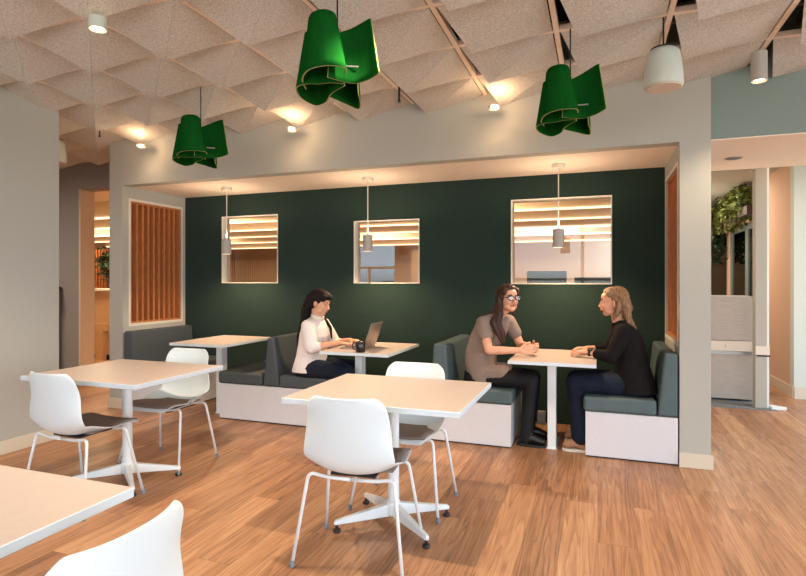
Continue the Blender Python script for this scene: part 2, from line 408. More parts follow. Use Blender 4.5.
# outer shell behind the camera: glazed wall, right wall
w = MB()
w.box(-4.33, 5.5, -3.5, -3.4, 0, .35); w.box(-4.33, 5.5, -3.5, -3.4, 2.75, 3.35)
for x in (-4.33, -2.4, -.4, 1.6, 3.6, 5.42): w.box(x, x+.08, -3.52, -3.38, .35, 2.75)
w.box(-4.33, 5.5, -3.5, -3.42, 1.35, 1.41)
w.build('window_4', M['trimw'])['kind'] = S
w = MB(); w.box(5.5, 5.6, -3.5, -2.6, 0, 3.35); w.box(5.5, 5.6, 2.6, 4.5, 0, 3.35); w.box(5.5, 5.6, 7.2, 14, 0, 3.35); w.box(5.5, 5.6, 4.5, 7.2, 2.6, 3.35); w.box(5.5, 5.6, -2.6, 2.6, 0, .4); w.box(5.5, 5.6, -2.6, 2.6, 2.7, 3.35)
for y in (-.9, .85): w.box(5.5, 5.6, y, y+.08, .4, 2.7)
w.build('wall_outer_right', M['wall'])['kind'] = S

# ------------------------------------------------------------ room behind the green wall
bx('ceiling', M['warmwall'], -15, .755, 5.28, YFAR, 2.86, 2.95, kind=S)
w = MB()
# far wall with one window (X range set by the line of sight through the middle opening)
wx0, wx1, wz0, wz1 = -7.25, -5.95, .9, 2.62
w.box(-15, wx0, YFAR-.12, YFAR, 0, 2.86); w.box(wx1, .755, YFAR-.12, YFAR, 0, 2.86)
w.box(wx0, wx1, YFAR-.12, YFAR, 0, wz0); w.box(wx0, wx1, YFAR-.12, YFAR, wz1, 2.86)
w.build('wall_far', M['warmwall'])['kind'] = S
w = MB(); t = .05
w.box(wx0, wx1, YFAR-.10, YFAR-.03, wz0, wz0+t); w.box(wx0, wx1, YFAR-.10, YFAR-.03, wz1-t, wz1); w.box(wx0, wx0+t, YFAR-.10, YFAR-.03, wz0+t, wz1-t); w.box(wx1-t, wx1, YFAR-.10, YFAR-.03, wz0+t, wz1-t)
w.box(wx0+t, wx1-t, YFAR-.10, YFAR-.03, 1.72, 1.80); w.box(wx0+.34, wx0+.42, YFAR-.10, YFAR-.03, wz0+t, 1.72)
o = w.build('window_5', M['trimw']); o['kind'] = S; bx('glass_pane', M['tint'], wx0+t, wx1-t, YFAR-.05, YFAR-.045, wz0+t, wz1-t, parent=o)
bx('wall_far_left', M['warmwall'], -15, -14.9, 5.28, YFAR, 0, 2.86, kind=S)
bx('wall_far_room_side', M['warmwall'], -15, -8, 5.28, 5.38, 0, 2.86, kind=S)
# hills beyond the far window
h = MB(); pts = [(-40 + 2*k, 1.2 + .9*math.sin(k*.5) + .4*math.sin(k*1.7)) for k in range(31)]
h.prism(pts + [(20, -3), (-40, -3)], 'y', 40, 46); o = h.build('hill', M['hill']); tag(o, 'low brown hills on the horizon beyond the far window', 'hill')
# ceiling baffles with strip lights
first = None
for k, y in enumerate((6.6, 7.9, 9.2, 10.6, 12.2, 14.2)):
    t = thing('ceiling_baffle_light', 'x', 'ceiling light', (-6.6, y, 0), 0, 'strip lit baffles in the room behind')
    t['label'] = ['long strip lit ceiling baffle nearest behind the green wall', 'second strip lit ceiling baffle behind the green wall', 'third strip lit ceiling baffle behind the green wall',
                  'fourth strip lit ceiling baffle behind the green wall', 'fifth strip lit ceiling baffle behind the green wall', 'furthest strip lit ceiling baffle behind the green wall'][k]
    bx('baffle', M['warmwall'], -7.2, 7.2, -.03, .03, 2.34, 2.62, parent=t)
    bx('light_strip', M['led'], -7.2, 7.2, -.075, -.03, 2.335, 2.36, parent=t)
    for x in (-3.5, .5, 3.1, 5.9): bx('hanger', M['alu'], x-.01, x+.01, -.01, .01, 2.62, 2.86, parent=t)

# slatted wall section + counter + plant seen through the doorway
t = thing('timber_slat_partition', 'dark timber slat partition glimpsed through the left doorway behind the plant', 'partition', (-9.2, 8.6, 0))
bx('backing_panel', M['darkwood'], -1.4, 1.7, .05, .09, 0, 2.0, parent=t)
w = MB()
for k in range(38): w.box(-1.38+.081*k, -1.345+.081*k, 0, .05, 1.0, 2.0)
tag(w.build('slats', M['timber'], t))
t = thing('reception_counter', 'pale wood panelled counter with white top beyond the left doorway', 'counter', (-8.0, 6.9, 0))
bx('body', M['paleply'], -1.4, 1.1, .06, .6, .09, 1.17, parent=t); bx('counter_top', M['trimw'], -1.45, 1.15, .0, .64, 1.17, 1.21, parent=t, bevel=.004)
bx('toe_kick', M['darkwood'], -1.35, 1.05, .1, .55, 0, .09, parent=t); bx('rail', M['paleply'], -1.4, 1.1, .03, .06, .50, .62, parent=t)
bx('pedestal', M['paleply'], -.02, .14, -.02, .06, .0, .48, parent=t)
# lower slatted acoustic screen seen in first opening
t = thing('ribbed_wall_panel', 'pinkish ribbed wall panel low in the view through the left opening', 'wall panel', (-11.4, 15.6, 0))
bx('panel', M['warmwall'], -2.4, 2.0, .05, .1, 0, 2.08, parent=t)
w = MB()
for k in range(54): w.box(-2.38+.081*k, -2.34+.081*k, 0, .05, .2, 2.05)
w.build('ribs', M['warmwall'], t)
# monitors behind the right opening
def desk_monitor(x, y, w_, label, z0=1.02, z1=1.5):
    t = thing('monitor', label, 'monitor', (x, y, 0), 0)
    bx('screen_housing', M['mon'], -w_/2, w_/2, -.02, .02, z0, z1, parent=t, bevel=.006)
    bx('stand', M['blackpl'], -.03, .03, .02, .06, .9, z0+.2, parent=t); bx('foot', M['blackpl'], -.14, .14, -.05, .15, .885, .9, parent=t)
desk_monitor(-.78, 9.0, .62, 'dark teal monitor back at the foot of the right opening')
desk_monitor(-.05, 9.2, .62, 'lower monitor back right of the teal one in the right opening', 1.0, 1.40)
t = thing('standing_desk', 'pale standing desk behind the right opening that carries the monitors', 'desk', (-.4, 9.2, 0))
bx('desktop', M['paleply'], -.95, .95, -.4, .45, .85, .885, parent=t, bevel=.003)
for sx in (-.85, .85): bx('leg', M['wmetal'], sx-.03, sx+.03, -.05, .05, 0, .85, parent=t)
bx('cabinet_tall', M['warmwall'], 0, .6, 0, .4, 0, 2.2); COL.objects['cabinet_tall'].location = (-5.0, 14.6, 0)
o = COL.objects['cabinet_tall']; o.name = 'storage_cabinet'; tag(o, 'pale tall cabinet beside the far window in the middle opening', 'cabinet')
o = bx('door_5', M['timber'], -4.85, -4.0, YFAR-.16, YFAR-.12, 0, 2.45, kind=S)

# ------------------------------------------------------------ furniture: pedestal tables
def make_table():
    t = thing('cafe_table', 'x', 'table')
    a = MB().box(-.47, .47, -.39, .39, .7115, .74).build('tabletop', [M['lam'], M['lamedge']], t, bevel=.002, bseg=1)
    for p in a.data.polygons:
        if abs(p.normal.z) < .5: p.material_index = 1
    MB().lathe([(.031, .10), (.031, .70)], 24).build('column', M['wmetal'], t, smooth=False)
    bx('mounting_plate', M['wmetal'], -.15, .15, -.12, .12, .70, .7115, parent=t)
    hb = MB().lathe([(.040, .055), (.044, .07), (.040, .12), (.032, .135)], 24); hb.build('hub', M['wmetal'], t, smooth=True)
    for sx, sy in ((1, 1), (-1, 1), (-1, -1), (1, -1)):
        e = Vector((.250*sx, .195*sy, 0)); dr = e.normalized(); n = Vector((-dr.y, dr.x, 0)); rings = []
        for u in (0, .15, .5, .85, .97, 1.0):
            p = dr*.03*(1-u) + (e + dr*.015)*u; wd = .024*(1-u) + .013*u; top = .118*(1-u) + .062*u; bot = .052*(1-u)+.040*u
            if u == 1.0: wd *= .6; top -= .006
            rings.append([p - n*wd + Vector((0, 0, bot)), p + n*wd + Vector((0, 0, bot)), p + n*wd*.8 + Vector((0, 0, top)), p - n*wd*.8 + Vector((0, 0, top))])
        lg = MB().ringloft(rings).build('leg', M['wmetal'], t, bevel=.004)
        MB().lathe([(.018, 0), (.021, .006), (.019, .016), (.008, .02), (.008, .042)], 16, tuple(e)).build('glide', M['blackpl'], lg)
    return t
tb = make_table(); tb.location = (-1.063, 2.8, 0); tag(tb, 'square-cornered white pedestal table in front centre with two chairs', group='white pedestal cafe tables')
t2 = copy_tree(tb); t2.location = (-2.975, 2.8, 0); t2['label'] = 'white pedestal table standing at left by the foreground wall end'
t3 = copy_tree(tb); t3.location = (-1.74, .83, 0); t3['label'] = 'white table cut off by the bottom left corner, closest to the viewer'

# chairs -------------------------------------------------------------
PROF = crom([(.235, .425), (.215, .447), (.15, .452), (.05, .440), (-.06, .432), (-.13, .437), (-.185, .470), (-.212, .53), (-.225, .61), (-.236, .70), (-.245, .78), (-.249, .812)], 3)
def shell_bm(top_only=False):
    m = MB(); n = len(PROF); W = 14; rows = []
    ln = [0]
    for a, b in zip(PROF, PROF[1:]): ln.append(ln[-1] + (b-a).length)
    T = ln[-1]
    for i, p in enumerate(PROF):
        s = ln[i]/T; q = ln[i]; r = T - q
        w = .212 + .016*math.sin(PI*min(1, max(0, (s-.05)/.62)))
        if s > .6: w = .228 - (s-.6)*.095
        if r < .070: w *= (1 - (1 - r/.070)**2.6*.24)      # rounded top corners
        if q < .05: w *= 1 - (1-q/.05)**2*.16
        tn = (PROF[min(i+1, n-1)] - PROF[max(i-1, 0)]).normalized(); nr = Vector((-tn.y, tn.x))   # plane (y,z)
        nr = Vector((tn.y, -tn.x)) if False else nr
        # inward direction (towards the sitter): up on seat, forward on back
        inn = Vector((-tn.y, tn.x)) * -1 if tn.x < 0 else Vector((-tn.y, tn.x))
        if inn.y < -0.2: inn = -inn
        up = .012 + .055*math.exp(-((s-.47)/.16)**2) + (.045 if s > .6 else 0) * min(1, (s-.6)/.2) * (1 - .55*max(0, (s-.85)/.15))
        row = []
        for k in range(W+1):
            u = -1 + 2*k/W; c = abs(u)**2.4
            x = u*w; off = inn*up*c
            row.append((x, p.x + off.x, p.y + off.y))
        rows.append(row)
    V = [[m.bm.verts.new(c) for c in r] for r in rows]
    for a, b in zip(V, V[1:]):
        for k in range(W): m.bm.faces.new([a[k], a[k+1], b[k+1], b[k]])
    return m
def make_chair():
    t = thing('side_chair', 'x', 'chair')
    shell_bm().build('seat_shell', M['shell'], t, solid=.008, sub=1, smooth=True)
    # pad on the seat
    m = MB(); rows = []
    for p in PROF[2:15]:
        i = PROF.index(p)
        rows.append([(u*.195, p.x, p.y + .0075 + .012*abs(u)**2.4 + (.003 if abs(u) < .9 else 0)) for u in [-1+2*k/10 for k in range(11)]])
    V = [[m.bm.verts.new(c) for c in r] for r in rows]
    for a, b in zip(V, V[1:]):
        for k in range(10): m.bm.faces.new([a[k], a[k+1], b[k+1], b[k]])
    m.build('seat_pad', M['pad'], t, solid=.006, smooth=True)
    fr = MB(); fr.box(-.11, .11, -.11, .12, .416, .426); fr.build('under_frame', M['blackpl'], t, smooth=False)
    for sx in (-1, 1):
        for y0, y1, zt in ((-.14, -.205, .425), (.12, .205, .430)):
            l = MB().tube(arc([(sx*.001, y0, zt-.014), (sx*.12, y0, zt-.012), (sx*.212, y0, zt+.004), (sx*.268, y1, .012)], .035), .0085, 12).build('leg', M['wmetal'], t, smooth=True)
            MB().lathe([(.010, 0), (.0125, .006), (.0115, .028), (.0095, .032)], 14, (sx*.268, y1, 0)).build('glide', M['greypl'], l)
    return t
ch = make_chair(); ch.location = (-1.10, 2.44, 0); ch.rotation_euler.z = R(5); G = 'white shell cafe chairs'
tag(ch, 'white shell chair with its back to the viewer at the front centre table', group=G)
for x, y, a, lb in ((-1.10, 3.09, 180, 'white shell chair on the far side of the front centre table'),
                    (-2.965, 2.46, -2, 'white shell chair at the near side of the left table, beside the foreground wall'),
                    (-2.99, 3.19, 181, 'white shell chair on the far side of the left table, facing the viewer'),
                    (-1.175, .895, 90, 'closest white chair, only its backrest rising at the bottom left edge')):
    c = copy_tree(ch); c.location = (x, y, 0); c.rotation_euler.z = R(a); c['label'] = lb

# booth tables ------------------------------------------------------
def booth_table():
    t = thing('booth_table', 'x', 'table')
    a = MB().box(-.315, .315, -.41, .41, .715, .74).build('tabletop', [M['lam'], M['lamedge']], t, bevel=.002, bseg=1)
    for p in a.data.polygons:
        if abs(p.normal.z) < .5: p.material_index = 1
    bx('column', M['wmetal'], -.033, .033, -.045, .045, .006, .70, parent=t, bevel=.003)
    bx('mounting_plate', M['wmetal'], -.12, .12, -.2, .2, .70, .715, parent=t); bx('base_plate', M['wmetal'], -.04, .04, -.055, .3, 0, .006, parent=t)
    return t
b = booth_table(); b.location = (-.326, 4.52, 0)
for q in b.children:
    if q.name.startswith('column') or q.name.startswith('base_plate'): q.location.x = -.022
b.location = (-.326, 4.52, 0); tag(b, 'booth table between the two talking people on the right', group='wall booth tables')
c = copy_tree(b); c.location = (-1.925, 4.52, 0); c['label'] = 'booth table carrying the laptop and black mug'
for q in c.children:
    if q.name.startswith('column') or q.name.startswith('base_plate'): q.location.x = -.115
c = copy_tree(b); c.location = (-3.6, 4.59, 0); c['label'] = 'empty booth table at the left end of the alcove'

# benches ------------------------------------------------------------
def bench(name, label, x0, x1, seats, backs, mt):
    """plinth x0..x1, seats [(a,b)], backs [(bottom a,b, top a,b)] in world X"""
    t = thing('booth_bench', label, 'bench', ((x0+x1)/2, 4.82, 0), 0, 'upholstered booth benches'); cx = (x0+x1)/2; c = lambda v: v - cx
    bx('plinth', M['plinth'], c(x0), c(x1), 4.365-4.82, .455, .012, .345, parent=t, bevel=.0015, bseg=1)
    bx('gap_shade', M['blackpl'], c(x0)+.008, c(x1)-.008, 4.375-4.82, .45, 0, .012, parent=t)  # black strip painting in the shade of the gap under the plinth
    for a, b_ in seats: bx('seat_cushion', mt, c(a), c(b_), 4.355-4.82, .455, .347, .462, parent=t, bevel=.024, bseg=4)
    for a, b_, ta, tb_ in backs:
        MB().prism([(c(a), .348), (c(b_), .348), (c(tb_), .812), (c(ta), .812)], 'y', 4.362-4.82, .455).build('backrest', mt, t, bevel=.022, bseg=4)
    return t
bench('c', 'right-hand single bench with pale plinth beside the white pier', -.09, .545, [(-.105, .405)], [(.41, .548, .455, .548)], M['leather'])
bench('b', 'double bench with central backrest carrying the woman in the taupe top', -1.83, -.655, [(-1.845, -1.335), (-1.155, -.64)], [(-1.33, -1.16, -1.30, -1.19)], M['leather'])
bench('a', 'double bench left of centre carrying the woman with the laptop', -3.47, -2.31, [(-3.485, -2.985), (-2.795, -2.295)], [(-2.98, -2.80, -2.925, -2.855)], M['leather2'])
bench('l', 'empty dark bench against the left alcove wall under the timber slats', -4.69, -4.10, [(-4.545, -4.085)], [(-4.69, -4.55, -4.69, -4.59)], M['leather2'])

# pendants -----------------------------------------------------------
def pendant():
    t = thing('pendant_light', 'x', 'pendant light')
    MB().lathe([(.055, ZS-.035), (.055, ZS)], 28).build('ceiling_rose', M['trimw'], t, bevel=.004)
    MB().tube([(0, 0, 1.78), (0, 0, ZS-.03)], .005, 8).build('cord', M['trimw'], t)
    s = MB().lathe([(.047, 1.63), (.047, 1.784), (.008, 1.788), (.008, 1.796)], 32, caps=False); s.build('lamp_shade', M['pendant'], t, solid=.002)
    MB().lathe([(.040, 1.635), (.040, 1.642)], 24).build('diffuser', M['lamp'], t)
    return t
pl = pendant(); pl.location = (-.32, 4.84, 0); tag(pl, 'cylinder pendant lamp in front of the right opening', group='cylinder pendant lamps')
for x, y, lb in ((-2.105, 4.84, 'cylinder pendant lamp in front of the middle opening'), (-3.755, 4.84, 'cylinder pendant lamp in front of the left opening')):
    c = copy_tree(pl); c.location = (x, y, 0); c['label'] = lb
def lamp(name, typ, loc, power, color, size=.05, spot=None, rot=(0, 0, 0), blend=.4, sy=None):
    l = bpy.data.lights.new(name, typ); l.energy = power; l.color = color
    if typ == 'SPOT': l.spot_size = R(spot); l.spot_blend = blend; l.shadow_soft_size = size
    elif typ == 'AREA':
        l.size = size
        if sy: l.shape = 'RECTANGLE'; l.size_y = sy
    else: l.shadow_soft_size = size
    o = bpy.data.objects.new(name, l); COL.objects.link(o); o.location = loc; o.rotation_euler = rot; return o
WARM = (1, .70, .42)
for x in (-.32, -2.105, -3.755):
    lamp('pendant_lamp', 'SPOT', (x, 4.84, 1.622), 62, (1, .70, .42), .03, 150, blend=.6)
    lamp('soffit_fill', 'SPOT', (x, 4.84, 1.80), 19, (1, .74, .50), .03, 172, rot=(PI, 0, 0), blend=.5)  # added fill aimed upwards to brighten the soffit, not part of the pendant

# downlights ---------------------------------------------------------
def can(loc, label, h=.09, r=.05, hm='speaker'):
    t = thing('surface_downlight', label, 'downlight', loc, 0, 'surface mounted can downlights')
    MB().lathe([(r, 0), (r, h)], 28, caps=False).build('housing', M[hm], t, solid=.003)
    MB().lathe([(r-.012, .012), (r-.012, .016)], 24).build('lens', M['lamp'], t)
    bx('back_plate', M['speaker'], -r*.7, r*.7, -r*.7, r*.7, h-.004, h, parent=t)
    return t
can((-2.50, 2.16, 2.675), 'lit can downlight at top left of the felt ceiling', .062, .043)
can((-4.29, 4.21, 2.675), 'small lit downlight over the left end of the front wall', .022, .040)
can((-2.56, 4.20, 2.675), 'small lit downlight at the wall between the left and large green baffles', .022, .040)
can((-.76, 4.20, 2.675), 'small lit downlight at the wall left of the right green baffle', .022, .040)
can((.945, 3.93, 2.585), 'taller can downlight at the right by the ceiling gap', .18, .043, 'pendant')
can((-.73, 2.16, 2.675), 'can downlight above the front centre table, beyond the top edge', .062, .043)
WARM = (1, .78, .56)
for x, y, z, p in ((-2.5, 2.16, 2.665, 185), (-.73, 2.16, 2.665, 200), (.945, 3.93, 2.575, 45)):
    lamp('downlight_lamp', 'SPOT', (x, y, z), p, WARM, .035, 125, blend=.7)
for x, y in ((-4.29, 4.21), (-2.56, 4.20), (-.76, 4.20)):
    lamp('downlight_lamp', 'SPOT', (x, y, 2.668), 2.5, (1, .66, .38), .03, 115, blend=.8)
    lamp('downlight_glow', 'POINT', (x + .03, y-.075, 2.69), 3.6, (1, .62, .34), .02)
t = thing('recessed_downlight', 'slim unlit recessed downlight in the soffit right of the white pier', 'downlight', (1.05, 5.12, 2.352))
MB().lathe([(.062, -.004), (.062, 0)], 28).build('trim_ring', M['alu'], t); MB().lathe([(.042, -.006), (.042, -.003)], 24).build('lens', M['greypl'], t)

# sprinklers
for x, y, lb in ((-1.42, 3.86, 'tiny dark sprinkler head hanging in the gap right of the large green baffle'), (-4.42, 3.84, 'tiny dark sprinkler head in the felt ceiling at far left')):
    t = thing('sprinkler_head', lb, 'sprinkler', (x, y, 2.70), 0, 'ceiling sprinkler heads')
    MB().tube([(0, 0, .0), (0, 0, .16)], .008, 8).build('pipe', M['blackpl'], t); MB().lathe([(.018, -.012), (.018, -.008)], 14).build('deflector', M['alu'], t)
    MB().lathe([(.010, -.008), (.012, .01)], 10).build('body', M['blackpl'], t)

# speakers
def speaker(loc, label, s=1):
    t = thing('pendant_speaker', label, 'speaker', loc, 0, 'white pendant speakers')
    MB().lathe([(.128*s, .0), (.135*s, .012), (.131*s, .10*s), (.119*s, .20*s), (.108*s, .255*s), (.088*s, .275*s)], 40).build('body', M['speaker'], t, smooth=True)
    MB().lathe([(.118*s, -.004), (.118*s, .001)], 40).build('grille', M['grille'], t)
    MB().lathe([(.088*s, .276*s), (.088*s, .286*s)], 30).build('top_cap', M['blackpl'], t)
    MB().tube([(0, 0, .275*s), (0, 0, .42)], .005, 8).build('suspension_cable', M['blackpl'], t); return t
speaker((.352, 3.42, 2.445), 'large white tapered speaker hanging right of centre near the ceiling gap', .78)
speaker((-5.09, 3.90, 2.52), 'white speaker half hidden behind the foreground wall at left', .8)

# green felt baffles -------------------------------------------------
def sheet(poly, z0, z1, top=.72, slant=0, piv=(0, .18), rnd=.0, dl=0):
    poly = [(a, b*1.2) for a, b in poly]
    m = MB(); P = crom([(a, b, 0) for a, b in poly], 8); n = len(P); K = 8; rows = []
    for j in range(K+1):
        v = j/K; row = []
        for i, p in enumerate(P):
            u = i/(n-1); s = 1 - (1-top)*v
            hgt = z1 - rnd*(abs(2*u-1)**3) - dl*(1-u)**2
            zb = z0 + slant*(u-.5)
            row.append((piv[0] + (p.x-piv[0])*s, piv[1] + (p.y-piv[1])*s, zb + (hgt-zb)*v))
        rows.append(row)
    V = [[m.bm.verts.new(c) for c in r] for r in rows]
    for a, b in zip(V, V[1:]):
        for k in range(n-1): m.bm.faces.new([a[k], a[k+1], b[k+1], b[k]])
    return m
def baffle(loc, rz, label, sc=1):
    t = thing('green_felt_baffle', label, 'acoustic baffle', loc, rz, 'hanging green felt acoustic baffles')
    t.scale = (sc, sc, sc)
    def fs(nm, poly, *a, **k):
        o = sheet(poly, *a, **k).build(nm, [M['greenfelt'], M['greenedge']], t, smooth=False, solid=.007)
        for p in o.data.polygons: p.use_smooth = True
        d = o.modifiers['solid']; d.material_offset_rim = 1
        return o
    fs('felt_sheet', [(-.155, .25), (-.165, .14), (-.13, .04), (-.05, -.01), (.03, .0), (.042, .06)], 0, .27, .62, piv=(-.085, .10), rnd=.06)
    fs('felt_sheet', [(.03, .15), (-.03, .145), (-.09, .165), (-.15, .17), (-.20, .22), (-.185, .34), (-.12, .43), (-.06, .38), (-.03, .27), (.035, .17)], -.008, .24, .60, piv=(-.085, .14), rnd=.02)
    fs('felt_sheet', [(-.045, .07), (.03, .13), (.09, .155), (.15, .125), (.195, .07)], 0, .28, .78, slant=.03, piv=(.02, .10), rnd=.01, dl=.09)
    fs('felt_sheet', [(-.04, .31), (.03, .38), (.115, .46), (.12, .36), (.105, .25)], -.008, .22, .74, piv=(.05, .3))
    MB().tube([(0, .16, .15), (0, .16, .52)], .004, 8).build('suspension_cable', M['blackpl'], t)
    MB().tube([(-.10, .16, .07), (.10, .16, .07)], .004, 8).build('spreader_bar', M['alu'], t)
    return t
for (x, y, z), lb, sc in (((-1.096, 2.18, 2.295), 'largest green felt baffle of draped sheets hanging at top centre', 1.0),
                      ((-.145, 3.156, 2.295), 'green felt baffle hanging at top right beside the speaker', 1.0),
                      ((-2.70, 3.19, 2.275), 'smallest-looking green felt baffle hanging at left above the empty booth', 1.0)):
    baffle((x, y, z), math.atan2(-x, y), lb, sc)

# dark cabinet in the passage
t = thing('dark_wood_cabinet', 'dark wooden cabinet with moulded top, mostly hidden behind the foreground wall', 'cabinet', (-6.78, 4.86, 0))
bx('body', M['darkwood'], -.5, .24, -.2, .2, .05, 1.22, parent=t, bevel=.004); bx('cornice', M['darkwood'], -.53, .275, -.23, .22, 1.22, 1.27, parent=t, bevel=.012)
for z0, z1 in ((.1, .62), (.66, 1.18)):
    dd = bx('door', M['darkwood'], -.46, .2, -.215, -.2, z0, z1, parent=t, bevel=.004)
    MB().ell((.14, -.225, (z0+z1)/2), (.014,)*3).build('knob', M['alu'], dd, smooth=True)
for sx in (-.47, .21): bx('foot', M['darkwood'], sx-.03, sx+.03, -.17, .17, 0, .05, parent=t)

# hall: storage unit, post, plants -----------------------------------
t = thing('laminate_storage_unit', 'grey striated storage unit with pale rail behind the white pier at right', 'storage unit', (1.25, 6.92, 0))
bx('lower_panel', M['stria'], -.36, .37, 0, .45, .03, .52, parent=t); bx('upper_panel', M['stria'], -.36, .37, 0, .45, .68, 1.17, parent=t)
bx('rail', M['trimw'], -.36, .40, -.05, .45, .565, .675, parent=t, bevel=.006); bx('recess', M['alu'], -.36, .37, .02, .45, .52, .565, parent=t)
for sx in (-.12, .08): bx('rail_joint', M['alu'], sx-.004, sx+.004, -.052, -.048, .60, .64, parent=t)
bx('caster_base', M['blackpl'], -.30, .26, .04, .4, .006, .03, parent=t, bevel=.005)
t = thing('partition_post', 'tall pale square post at the end of the hall partition', 'post', (1.615, 6.7, 0))
bx('post', M['wall'], -.052, .052, -.06, .06, 0, 2.73, parent=t, bevel=.002); bx('edge_strip', M['wmetal'], .052, .072, -.06, .06, 0, 2.73, parent=t)
bx('rail_return', M['trimw'], -.053, .073, -.075, -.061, .565, .655, parent=t); bx('gap_strip', M['blackpl'], -.04, .08, -.066, -.061, .545, .56, parent=t)
tag(MB().prism([(1.70, 6.60), (1.84, 6.62), (1.84, 6.65), (1.70, 6.74)], 'z', 0, .03).build('floor_rail', M['wmetal'], bevel=.004), 'low white metal rail end on the floor at the foot of the post', 'rail')

def leaf(m, p, d, up, ln, wd):
    d = d.normalized(); s = d.cross(up).normalized()*wd; n = s.cross(d).normalized()
    pts = [p, p + d*ln*.35 + s + n*.15*ln, p + d*ln*.75 + s*.7, p + d*ln - n*.1*ln, p + d*ln*.75 - s*.7, p + d*ln*.35 - s + n*.15*ln]
    v = [m.bm.verts.new(q) for q in pts]; mid = m.bm.verts.new(p + d*ln*.5 - n*.04*ln)
    for i in range(6): m.bm.faces.new([v[i], v[(i+1) % 6], mid])
def foliage(n, cx, ex, ln, rnd, hang=.0):
    m = MB()
    for _ in range(n):
        q = Vector([rnd.gauss(0, .5) for _ in range(3)]); q = Vector((max(-1, min(1, q.x))*ex[0], max(-1, min(1, q.y))*ex[1], max(-1, min(1, q.z))*ex[2])) + Vector(cx)
        d = Vector((rnd.uniform(-1, 1), rnd.uniform(-1, 1), rnd.uniform(-1, .4)-hang)); leaf(m, q, d, Vector((rnd.uniform(-.4, .4), rnd.uniform(-.4, .4), 1)), ln*rnd.uniform(.6, 1.2), ln*.33)
    return m
rnd = random.Random(3)
t = thing('hanging_planter', 'long wall planter shelf above the glass doors at right', 'planter', (2.02, 10.4, 2.25))
bx('trough', M['darkwood'], -.12, .08, -1.9, 1.9, 0, .12, parent=t)
plants = [(8.95, 'leafl', .26, .20, 'yellow green plant at the near end of the wall planter'), (9.55, 'leafl', .26, .22, 'bright yellow green plant second along the wall planter'),
          (10.2, 'leafl', .28, .24, 'lime plant beside the dark trailing one in the wall planter'), (10.9, 'leafd', .32, .45, 'dark trailing plant hanging lowest over the glass doors'), (11.7, 'leafd', .34, .34, 'dark green plant at the far end of the wall planter')]
for y, mk, ey, ez, lb in plants:
    t = thing('trailing_plant', lb, 'plant', (1.96, y, 2.37), 0, 'plants in the hall planter')
    foliage(520 if mk == 'leafl' else 700, (0, 0, .10 - (ez-.2)*1.2), (.14, ey*1.25, ez*1.1), .085, rnd).build('foliage', M[mk], t)
    w = MB()
    for k in range(6):
        yy = rnd.uniform(-.2, .2); w.tube([(rnd.uniform(-.05, .05), yy, .02), (-.08, yy*1.2, -.08), (-.1, yy*1.3, -.1-ez*.6)], .004, 5)
    w.build('stem', M['stem'], t)
t = thing('potted_plant', 'leafy dark plant on the counter beyond the left doorway', 'plant', (-8.05, 7.25, 1.21))
MB().lathe([(.07, 0), (.10, .16), (.095, .16), (.085, .02)], 20).build('pot', M['darkwood'], t)
foliage(420, (0, 0, .42), (.22, .2, .28), .10, rnd, -.4).build('foliage', M['leafd'], t)
w = MB()
for k in range(5): w.tube([(0, 0, .05), (.03*(k-2), .02*(k % 2), .25), (.06*(k-2), .05*(k % 3-1), .55)], .004, 5)
w.build('stem', M['stem'], t)

# wall socket under right table
t = thing('power_box', 'small grey power box on the floor against the green wall under the right booth table', 'power box', (-.50, 5.22, 0))
bx('housing', M['socket'], -.035, .035, -.025, .055, 0, .115, parent=t, bevel=.003)
for z in (.035, .08): bx('outlet', M['greypl'], -.015, .015, -.028, -.025, z-.014, z+.014, parent=t)

# laptop & mug ---------------------------------------------------------
t = thing('laptop', 'open silver laptop on the middle booth table in front of the typing woman', 'laptop', (-2.035, 4.46, .741), R(2))
ba = bx('base', M['laptop'], -.11, .11, -.145, .145, 0, .014, parent=t, bevel=.004)
bx('keyboard', M['keys'], -.07, .05, -.135, .135, .014, .016, parent=ba); bx('trackpad', M['greypl'], -.102, -.075, -.05, .05, .014, .015, parent=ba)
hl = bx('lid', M['laptop'], -.004, .004, -.145, .145, 0, .225, parent=t, bevel=.003); hl.location = (.108, 0, .014); hl.rotation_euler = (0, R(20), 0)
bx('screen', M['screen'], -.0052, -.004, -.135, .135, .012, .213, parent=hl)
t = thing('mug', 'black ceramic mug on the middle booth table beside the laptop', 'mug', (-1.885, 4.18, .741), R(180))
MB().lathe([(.036, 0), (.041, .006), (.041, .088), (.039, .09), (.037, .088), (.037, .012), (.0, .012)], 28, caps=False).build('body', M['mug'], t, smooth=True)
MB().tube(arc([(.039, 0, .075), (.075, 0, .072), (.072, 0, .022), (.039, 0, .018)], .02), .0055, 8).build('handle', M['mug'], t, smooth=True)

